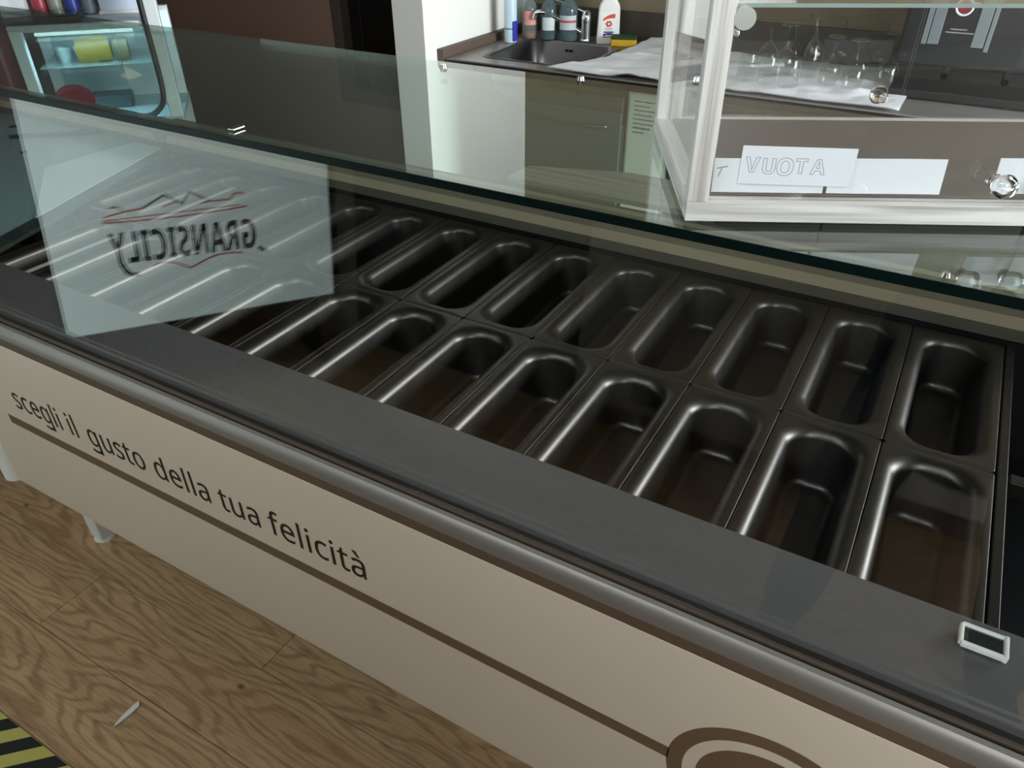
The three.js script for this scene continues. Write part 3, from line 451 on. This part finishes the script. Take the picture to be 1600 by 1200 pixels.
// ---------------------------------------------------------------- left: small refrigerated display
{
  const ang = Math.atan2(0.728, 0.685), o = [-1.498, 0, -0.53], ru = ang; // local x runs along the glass front
  const f = thing('refrigerated_display', 'white framed refrigerated display with rounded glass pane and red sticker, behind the case', 'display fridge', o, ru);
  const W = 0.53, D = 0.42;
  part('base_cabinet', [box2(0, W, 0.02, 0.72, -D, -0.02, 0.01)], M.fridgeWhite, f);
  part('bottom_shelf', box2(0, W, 0.72, 0.745, -D, 0.0, 0.004), S(0xa9bfc3, 0.4), f);
  part('back_panel', box2(0.04, W - 0.04, 0.745, 1.08, -D, -D + 0.015, 0.002), M.fridgeInner, f);
  part('front_post', box2(0, 0.042, 0.745, 1.10, -0.04, 0, 0.004), M.fridgeWhite, f);
  part('front_post', box2(W - 0.05, W, 0.72, 1.32, -0.045, 0.0, 0.006), M.fridgeWhite, f);
  for (const x of [0, W - 0.05]) part('rear_post', box2(x, x + 0.045, 0.745, 1.10, -D, -D + 0.04, 0.004), M.fridgeWhite, f);
  part('top_board', box2(0, W - 0.05, 1.078, 1.102, -D, 0.0, 0.005), M.fridgeWhite, f);
  part('inner_shelf', box2(0.042, W - 0.07, 0.93, 0.936, -D + 0.015, -0.10, 0.001), P({ color: 0xbcd0d0, roughness: 0.1, transmission: 0.7, thickness: 0 }), f, 'glass shelf');
  // rounded pane with dark gasket
  const s = new THREE.Shape(), x0 = 0.045, x1 = W - 0.055, y0 = 0.752, y1 = 1.3, r = 0.09; s.moveTo(x0, y0); s.lineTo(x1 - r, y0); s.absarc(x1 - r, y0 + r, r, -Math.PI / 2, 0); s.lineTo(x1, y1); s.lineTo(x0, y1); s.closePath();
  const pane = part('glass_pane', new THREE.ExtrudeGeometry(s, { depth: 0.004, bevelEnabled: false, curveSegments: 12 }).translate(0, 0, 0.002), M.glass, f);
  part('gasket', tube([[x1, y1, 0.004], [x1, 1.1, 0.004], [x1, y0 + r, 0.004], [x1 - r * 0.1, y0 + r * 0.55, 0.004], [x1 - r * 0.3, y0 + r * 0.29, 0.004], [x1 - r * 0.6, y0 + r * 0.08, 0.004], [x1 - r, y0, 0.004], [x0 + 0.1, y0 - 0.004, 0.004]], 0.011, 60, 10), M.rubber, pane, 'dark rounded gasket');
  part('round_sticker', new THREE.CylinderGeometry(0.07, 0.07, 0.0012, 40).rotateX(Math.PI / 2).scale(1, 0.78, 1).translate(0.155, 0.838, 0.0075), S(0x8c1433, 0.5), pane, 'round crimson sticker');
  const st = new THREE.Shape(); [[-0.04, -0.008], [-0.02, 0.006], [-0.018, 0.03], [0.008, 0.012], [0.042, -0.01], [-0.012, -0.022]].forEach(([x, y], i) => (i ? st.lineTo(x, y) : st.moveTo(x, y)));
  part('star_sticker', new THREE.ExtrudeGeometry(st, { depth: 0.0012, bevelEnabled: false }).translate(0.378, 0.918, 0.007), M.white, pane, 'white pointed sticker');
  part('corner_sticker', new THREE.ExtrudeGeometry(new THREE.Shape([new THREE.Vector2(0, 0), new THREE.Vector2(0.045, 0.012), new THREE.Vector2(0.0, 0.05)]), { depth: 0.0012, bevelEnabled: false }).translate(0.478, 0.80, 0.003), M.white, f, 'white triangular sticker');
  part('led_tube', new THREE.CylinderGeometry(0.006, 0.006, 0.34, 16).rotateZ(Math.PI / 2).translate(0.25, 1.066, -0.03), new THREE.MeshStandardMaterial({ color: 0xffffff, emissive: 0xcfeef2, emissiveIntensity: 1.2 }), f, 'lit tube');
  { const l = new THREE.RectAreaLight(0xc4e8ff, 65, 0.34, 0.02); l.name = 'led_tube'; l.position.set(0.25, 1.057, -0.03); l.rotation.set(-Math.PI / 2 + 0.5, 0, 0); f.add(l); }
  f.updateMatrixWorld(true);
  const at = (x, y, z) => new THREE.Vector3(x, y, z).applyMatrix4(f.matrixWorld).toArray();
  const packet = (w, h) => { const g = new THREE.BoxGeometry(w, h, 0.03, 6, 10, 2), q = g.attributes.position; for (let i = 0; i < q.count; i++) { const b = q.getY(i) / h; q.setZ(i, q.getZ(i) * (1.15 - 3.6 * b * b)); } g.computeVertexNormals(); return g; };
  const yl = S(0x6e5e1c, 0.45), gn = S(0x4d4c30, 0.45);
  [[0.215, 0.983, yl, 'left yellow snack packet hanging behind the display glass', 0.07], [0.275, 0.99, yl, 'middle yellow snack packet behind the display glass', 0.06], [0.345, 0.985, gn, 'greenish snack packet, rightmost behind the display glass', 0.05]].forEach(([x, y, m, l, w]) => single('snack_packet', packet(w, 0.09), m, l, 'packet', 'packets in the small display', at(x, y, -0.15), ru));
  [[0.12, 0x9fb0b2, 'pale blue cup at the left on the lower shelf of the display'], [0.19, 0xc3b6b8, 'white cup in the middle of the lower shelf of the display'], [0.26, 0x6b4c44, 'brown cup right of the middle in the display'], [0.325, 0xb9c6c6, 'whitish cup at the right of the lower shelf in the display']].forEach(([x, c, l]) => single('dessert_cup', lathe([[0, 0], [0.022, 0], [0.03, 0.05], [0.032, 0.052], [0.029, 0.056], [0, 0.06]], 24), S(c, 0.5), l, 'cup', 'cups in the small display', at(x, 0.9362, -0.2), ru));
  single('chocolate_box', bx(0.16, 0.05, 0.1, 0, 0.025, 0, 0.004), S(0x51636b, 0.5), 'slate blue box on the floor of the small display', 'box', null, at(0.24, 0.746, -0.25), ru);
  // things on the top board
  const tr = thing('black_tray', 'shiny black tray on top of the small display', 'tray', at(0.115, 1.1025, -0.075), ru);
  part('tray_body', bx(0.27, 0.026, 0.15, 0, 0.013, 0, 0.008), M.black, tr); part('tray_rim', bx(0.255, 0.004, 0.135, 0, 0.028, 0, 0.0018), S(0x23272a, 0.15), tr);
  single('white_box', bx(0.09, 0.1, 0.06, 0, 0.05, 0, 0.003), M.paper, 'small white box at the picture corner behind the black tray', 'box', null, at(0.0, 1.1025, -0.2), ru);
  [[0.085, 0xa83a48, 'red and pink bottle behind the black tray'], [0.14, 0x8e9183, 'pale greenish bottle behind the black tray'], [0.2, 0x2c3c9c, 'dark blue bottle behind the black tray'], [0.26, 0x6f7c86, 'grey blue bottle behind the black tray']].forEach(([x, c, l]) => { const b = thing('drink_bottle', l, 'bottle', at(x, 1.1025, -0.22), ru, 'bottles on the small display'); part('body', lathe([[0, 0], [0.024, 0], [0.026, 0.006], [0.026, 0.11], [0.012, 0.15], [0.011, 0.18], [0, 0.18]], 28), S(c, 0.35), b); part('cap', cyl(0.0125, 0.0125, 0.018, 0, 0.178, 0, 20), S(0xd0d4d6, 0.5), b); });
  const scr = thing('menu_board', 'pale bluish white board leaning on top of the small display', 'board', at(0.385, 1.1025, -0.2), ru);
  part('board', bx(0.17, 0.16, 0.01, 0, 0.09, 0, 0.002), S(0xd9e2f4, 0.4), scr); part('foot_rail', bx(0.18, 0.012, 0.03, 0, 0.006, 0.002, 0.002), M.white, scr);
  const rc = thing('drinks_cooler', 'dark red drinks cooler at the left picture edge', 'cooler', at(-0.40, 0, -0.42), ru);
  part('housing', bx(0.6, 1.05, 0.4, 0, 0.53, 0, 0.02), M.red, rc); part('front_grille', [0, 1, 2, 3, 4].map((k) => bx(0.5, 0.02, 0.008, 0, 0.75 + k * 0.05, 0.203, 0.003)), S(0x391014, 0.5), rc);
  single('plastic_crate', [bx(0.3, 0.02, 0.25, 0, 0.01, 0), ...[0, 1, 2].flatMap((k) => [bx(0.3, 0.06, 0.012, 0, 0.06 + k * 0.09, 0.119), bx(0.3, 0.06, 0.012, 0, 0.06 + k * 0.09, -0.119), bx(0.012, 0.06, 0.25, 0.144, 0.06 + k * 0.09, 0), bx(0.012, 0.06, 0.25, -0.144, 0.06 + k * 0.09, 0)]), ...[[1, 1], [1, -1], [-1, 1], [-1, -1]].map(([a, b]) => bx(0.025, 0.28, 0.025, a * 0.138, 0.14, b * 0.113))], S(0x2e5a36, 0.5), 'green plastic crate behind the case, right of the small display', 'crate', null, [-0.93, 0.0, -0.8], 0.3);
}

// ---------------------------------------------------------------- advertising panel facing the case (seen as a reflection in the front glass)
{
  const A = new THREE.Vector3(-0.979, 0, 1.116), L = 1.048, u = new THREE.Vector3(0.43, 0, 0.903), mid = A.clone().addScaledVector(u, L / 2), ry = Math.atan2(0.903, -0.43);
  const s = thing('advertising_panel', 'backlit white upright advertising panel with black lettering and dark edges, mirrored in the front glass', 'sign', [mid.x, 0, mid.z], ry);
  const y0 = 0.25, y1 = 1.75;
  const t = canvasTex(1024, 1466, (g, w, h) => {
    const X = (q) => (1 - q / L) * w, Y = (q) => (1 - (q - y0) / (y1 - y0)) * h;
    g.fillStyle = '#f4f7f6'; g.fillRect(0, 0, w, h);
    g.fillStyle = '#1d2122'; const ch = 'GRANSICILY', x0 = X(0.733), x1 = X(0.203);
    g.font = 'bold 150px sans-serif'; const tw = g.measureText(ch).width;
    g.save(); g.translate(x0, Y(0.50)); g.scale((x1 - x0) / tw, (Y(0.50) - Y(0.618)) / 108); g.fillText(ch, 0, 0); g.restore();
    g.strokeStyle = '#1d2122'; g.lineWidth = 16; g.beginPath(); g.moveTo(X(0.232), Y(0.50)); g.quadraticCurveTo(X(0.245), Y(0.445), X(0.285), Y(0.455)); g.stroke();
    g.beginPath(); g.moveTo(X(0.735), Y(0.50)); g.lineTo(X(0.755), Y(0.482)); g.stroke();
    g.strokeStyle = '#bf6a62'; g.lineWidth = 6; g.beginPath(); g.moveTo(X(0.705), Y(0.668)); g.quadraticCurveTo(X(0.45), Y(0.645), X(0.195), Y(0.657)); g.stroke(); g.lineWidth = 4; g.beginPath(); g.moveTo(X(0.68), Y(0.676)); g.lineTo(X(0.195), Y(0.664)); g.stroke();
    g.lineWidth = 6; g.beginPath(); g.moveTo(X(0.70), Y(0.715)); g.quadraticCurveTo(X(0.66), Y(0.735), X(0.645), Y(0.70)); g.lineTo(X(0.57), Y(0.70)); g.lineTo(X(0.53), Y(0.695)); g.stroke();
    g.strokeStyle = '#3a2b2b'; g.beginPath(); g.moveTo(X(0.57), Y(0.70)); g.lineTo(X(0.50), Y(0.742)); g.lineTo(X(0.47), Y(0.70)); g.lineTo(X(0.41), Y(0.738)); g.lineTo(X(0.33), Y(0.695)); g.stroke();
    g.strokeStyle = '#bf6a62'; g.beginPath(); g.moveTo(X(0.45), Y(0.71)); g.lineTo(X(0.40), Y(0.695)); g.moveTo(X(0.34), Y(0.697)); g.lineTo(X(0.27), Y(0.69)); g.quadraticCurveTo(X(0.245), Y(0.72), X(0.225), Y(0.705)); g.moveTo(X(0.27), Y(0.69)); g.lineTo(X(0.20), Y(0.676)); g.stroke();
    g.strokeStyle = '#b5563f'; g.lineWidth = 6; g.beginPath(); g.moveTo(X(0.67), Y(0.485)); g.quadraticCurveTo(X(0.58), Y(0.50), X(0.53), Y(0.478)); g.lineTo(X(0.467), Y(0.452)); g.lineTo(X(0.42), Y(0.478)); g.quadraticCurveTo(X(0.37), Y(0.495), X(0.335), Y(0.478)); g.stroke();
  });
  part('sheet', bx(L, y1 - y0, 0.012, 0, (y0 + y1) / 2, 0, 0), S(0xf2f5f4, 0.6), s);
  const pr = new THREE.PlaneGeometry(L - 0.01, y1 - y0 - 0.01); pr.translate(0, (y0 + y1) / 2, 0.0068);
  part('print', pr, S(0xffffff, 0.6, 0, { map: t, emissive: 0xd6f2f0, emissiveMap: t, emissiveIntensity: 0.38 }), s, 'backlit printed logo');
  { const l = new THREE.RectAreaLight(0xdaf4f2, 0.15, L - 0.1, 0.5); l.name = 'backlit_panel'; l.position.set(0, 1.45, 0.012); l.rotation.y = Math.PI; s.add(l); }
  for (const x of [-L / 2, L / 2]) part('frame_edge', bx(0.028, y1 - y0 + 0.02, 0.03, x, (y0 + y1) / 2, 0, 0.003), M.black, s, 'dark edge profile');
  for (const x of [-L / 2 + 0.1, L / 2 - 0.1]) part('foot', [bx(0.03, y0 - 0.02, 0.02, x, (y0 + 0.02) / 2, 0), bx(0.05, 0.02, 0.36, x, 0.01, 0)], M.blackMatt, s);
}
// hazard tape and straw on the floor
{
  const t = thing('hazard_tape', 'yellow and black striped tape stuck on the floor at the bottom left corner', 'tape', [0, 0, 0]);
  const mk = (x, w) => new THREE.ExtrudeGeometry(new THREE.Shape([[x, 0.878], [x + w, 0.878], [x + w - 0.082, 0.96], [x - 0.082, 0.96]].map(([a, b]) => new THREE.Vector2(a, -b))), { depth: 0.0007, bevelEnabled: false }).rotateX(-Math.PI / 2);
  for (let k = -3; k < 16; k++) part('tape_stripe', mk(0.172 + k * 0.0435, 0.0435), k % 2 ? S(0x17150f, 0.6) : S(0xc4b95e, 0.6), t);
  t.position.y = 0.0004;
  const q = thing('straw_piece', 'small white torn straw piece lying on the wooden floor', 'litter', [0.3565, 0.0005, 0.737], 0);
  const s = new THREE.Shape(); s.moveTo(-0.004, 0.034); s.quadraticCurveTo(-0.009, 0, 0.0, -0.034); s.quadraticCurveTo(0.007, 0, 0.006, 0.026);
  part('straw', new THREE.ExtrudeGeometry(s, { depth: 0.003, bevelEnabled: true, bevelSize: 0.001, bevelThickness: 0.001, bevelSegments: 2 }).rotateX(-Math.PI / 2).translate(0, 0.001, 0), S(0xe9e6e2, 0.5), q);
}

// ---------------------------------------------------------------- the photographer, mirrored in the front glass
{
  const V = (x, y, z) => new THREE.Vector3(x, y, z);
  const bone = (a, b, ra, rb) => { const d = b.clone().sub(a); return [a.x, a.y, a.z, d.x, d.y, d.z, ra, rb, d.lengthSq() || 1e-9]; };
  function field(bones, k) {
    return (x, y, z) => { let m = 1e3; for (const q of bones) { const px = x - q[0], py = y - q[1], pz = z - q[2]; let t = (px * q[3] + py * q[4] + pz * q[5]) / q[8]; t = t < 0 ? 0 : t > 1 ? 1 : t; const d = Math.hypot(px - q[3] * t, py - q[4] * t, pz - q[5] * t) - (q[6] + (q[7] - q[6]) * t); const h = Math.max(0, k - Math.abs(m - d)) / k; m = Math.min(m, d) - h * h * k * 0.25; } return m; };
  }
  function surface(lo, hi, res, f) {
    const mc = new MarchingCubes(res, new THREE.MeshStandardMaterial(), false, false, 300000), n = res, half = n / 2, c = lo.clone().add(hi).multiplyScalar(0.5), s = hi.clone().sub(lo).multiplyScalar(0.5);
    mc.isolation = 0;
    for (let k = 0; k < n; k++) for (let j = 0; j < n; j++) for (let i = 0; i < n; i++) mc.field[i + j * n + k * n * n] = -f(c.x + s.x * (i - half) / half, c.y + s.y * (j - half) / half, c.z + s.z * (k - half) / half);
    mc.update();
    const cnt = mc.count, p = new Float32Array(cnt * 3); for (let i = 0; i < cnt; i++) { p[3 * i] = mc.positionArray[3 * i] * s.x + c.x; p[3 * i + 1] = mc.positionArray[3 * i + 1] * s.y + c.y; p[3 * i + 2] = mc.positionArray[3 * i + 2] * s.z + c.z; }
    let g = new THREE.BufferGeometry(); g.setAttribute('position', new THREE.BufferAttribute(p, 3)); g = mergeVertices(g, 1e-5); g.computeVertexNormals(); return g;
  }
  const cam = camera.position.clone(), q = new THREE.Quaternion().setFromEuler(camera.rotation), R = V(1, 0, 0).applyQuaternion(q), U = V(0, 1, 0).applyQuaternion(q), B = V(0, 0, 1).applyQuaternion(q);
  const C = cam.clone().addScaledVector(B, 0.016).addScaledVector(R, 0.045), at = (r, u, b) => C.clone().addScaledVector(R, r).addScaledVector(U, u).addScaledVector(B, b);
  const J = { hipL: V(1.725, 0.90, 1.46), hipR: V(1.935, 0.90, 1.46), kneeL: V(1.625, 0.47, 1.45), kneeR: V(2.015, 0.47, 1.44), ankL: V(1.575, 0.09, 1.47), ankR: V(2.065, 0.09, 1.47), pel: V(1.83, 0.97, 1.46), chest: V(1.81, 1.26, 1.45), neck: V(1.79, 1.45, 1.45), head: V(1.765, 1.615, 1.43), shL: V(1.635, 1.385, 1.44), shR: V(1.985, 1.385, 1.45), elL: V(1.53, 1.15, 1.36), elR: V(2.02, 1.14, 1.33), wrL: at(-0.12, -0.07, 0.06), wrR: at(0.125, -0.07, 0.06) };
  const f = C.clone().sub(J.head).normalize(), side = V(0, 1, 0).cross(f).normalize(), up = f.clone().cross(side), hd = (a, b, c) => J.head.clone().addScaledVector(side, a).addScaledVector(up, b).addScaledVector(f, c);
  const headB = [bone(hd(0, 0.025, -0.02), hd(0, 0.03, 0.01), 0.092, 0.088), bone(hd(0, -0.06, 0.03), hd(0, -0.085, 0.055), 0.055, 0.034), bone(hd(0, 0.015, 0.09), hd(0, -0.022, 0.108), 0.011, 0.015), bone(hd(-0.09, -0.005, -0.01), hd(-0.095, 0.03, -0.02), 0.012, 0.014), bone(hd(0.09, -0.005, -0.01), hd(0.095, 0.03, -0.02), 0.012, 0.014), bone(hd(-0.02, -0.055, 0.088), hd(0.02, -0.055, 0.088), 0.009, 0.009), bone(J.neck, hd(0, -0.06, -0.02), 0.058, 0.055)];
  const hand = (s, w) => { const o = [bone(w, at(s * 0.1, -0.03, 0.03), 0.027, 0.026), bone(at(s * 0.1, -0.03, 0.03), at(s * 0.094, 0.012, 0.024), 0.021, 0.017)];
    [0.03, 0.012, -0.006, -0.023].forEach((u, i) => { const L = [0.9, 1, 0.95, 0.78][i], a = at(s * 0.099, u, 0.02), b = at(s * 0.1, u + 0.003, -0.001), c = at(s * 0.0905, u + 0.004, -0.0135), d = at(s * (0.0905 - 0.017 * L), u + 0.002, -0.0135); o.push(bone(a, b, 0.0092, 0.0088), bone(b, c, 0.0088, 0.0082), bone(c, d, 0.0082, 0.0072)); });
    o.push(bone(at(s * 0.1, -0.045, 0.028), at(s * 0.078, -0.03, 0.02), 0.013, 0.0105), bone(at(s * 0.078, -0.03, 0.02), at(s * 0.05, -0.014, 0.0165), 0.0102, 0.0085)); return o; };
  const arms = [bone(J.shL, J.elL, 0.052, 0.042), bone(J.elL, J.wrL, 0.042, 0.028), bone(J.shR, J.elR, 0.052, 0.042), bone(J.elR, J.wrR, 0.042, 0.028)];
  const torso = [bone(J.pel, J.chest, 0.14, 0.135), bone(J.chest, J.neck, 0.12, 0.06), bone(J.shL, J.shR, 0.058, 0.058), bone(V(1.76, 1.2, 1.44), V(1.75, 1.33, 1.43), 0.11, 0.09), bone(V(1.88, 1.2, 1.44), V(1.88, 1.33, 1.44), 0.11, 0.09)];
  const legs = [bone(J.hipL, J.kneeL, 0.092, 0.062), bone(J.kneeL, J.ankL, 0.06, 0.042), bone(J.hipR, J.kneeR, 0.092, 0.062), bone(J.kneeR, J.ankR, 0.06, 0.042), bone(J.hipL, J.hipR, 0.1, 0.1), bone(J.pel, V(1.83, 0.88, 1.46), 0.13, 0.12)];
  const feet = [[J.ankL, -0.03], [J.ankR, 0.03]].map(([a, dx]) => bone(V(a.x, 0.05, a.z), V(a.x + dx, 0.04, a.z - 0.16), 0.044, 0.034));
  const inflate = (list, d, k = 1) => list.map((b) => { const c = b.slice(); c[6] = c[6] * k + d; c[7] = c[7] * k + d; return c; });
  const skin = S(0xb98a70, 0.6), person = thing('person', 'standing person in dark jacket and blue jeans holding a phone, mirrored in the front glass', 'person', [0, 0, 0]);
  const bodyG = [surface(V(1.3, 0, 1.0), V(2.35, 1.5, 1.7), 84, field([...torso, ...arms, ...legs, ...feet], 0.05)), surface(V(J.head.x - 0.17, 1.4, J.head.z - 0.19), V(J.head.x + 0.17, 1.78, J.head.z + 0.19), 64, field(headB, 0.022))];
  for (const [s, w] of [[-1, J.wrL], [1, J.wrR]]) { const m = at(s * 0.09, -0.02, 0.03); bodyG.push(surface(m.clone().addScalar(-0.115), m.clone().addScalar(0.115), 66, field([bone(s < 0 ? J.elL : J.elR, w, 0.042, 0.028), ...hand(s, w)], 0.009))); }
  const body = part('body', bodyG, skin, person);
  part('jacket', surface(V(1.28, 0.6, 1.0), V(2.35, 1.56, 1.72), 84, field(inflate([...torso, bone(V(1.83, 0.98, 1.46), V(1.83, 0.74, 1.46), 0.17, 0.165), ...arms.map((b, i) => { const c = b.slice(); if (i % 2) { c[3] *= 0.86; c[4] *= 0.86; c[5] *= 0.86; c[8] *= 0.74; } return c; })], 0.016), 0.05)), S(0x15171b, 0.85), body);
  part('jeans', surface(V(1.4, 0.02, 1.2), V(2.25, 1.05, 1.7), 84, field(inflate(legs, 0.022, 1.06), 0.04)), S(0x1d2a3c, 0.9), body);
  part('shoe', surface(V(1.45, 0.0, 1.2), V(2.2, 0.16, 1.6), 70, field(inflate(feet, 0.008), 0.01)), S(0x1a1a1a, 0.7), body);
  part('hair', surface(V(J.head.x - 0.17, 1.5, J.head.z - 0.19), V(J.head.x + 0.17, 1.79, J.head.z + 0.19), 50, field([bone(hd(0, 0.055, -0.035), hd(0, 0.075, 0.0), 0.088, 0.078), bone(hd(0, -0.01, -0.06), hd(0, 0.04, -0.05), 0.068, 0.08)], 0.02)), S(0x1c130e, 0.85), body);
  for (const k of [-1, 1]) part('eye', new THREE.SphereGeometry(0.0125, 16, 12).translate(...hd(k * 0.033, 0.018, 0.0795).toArray()), S(0xe6e2dc, 0.3), body);
  const ph = thing('mobile_phone', 'black mobile phone held level by the person', 'phone', C.toArray()); ph.quaternion.copy(q);
  part('case', new RoundedBoxGeometry(0.158, 0.076, 0.008, 4, 0.0038), M.black, ph); part('screen', bx(0.148, 0.068, 0.0006, 0, 0, 0.0041, 0), P({ color: 0x1a2024, roughness: 0.1 }), ph);
}

renderer.render(scene, camera);
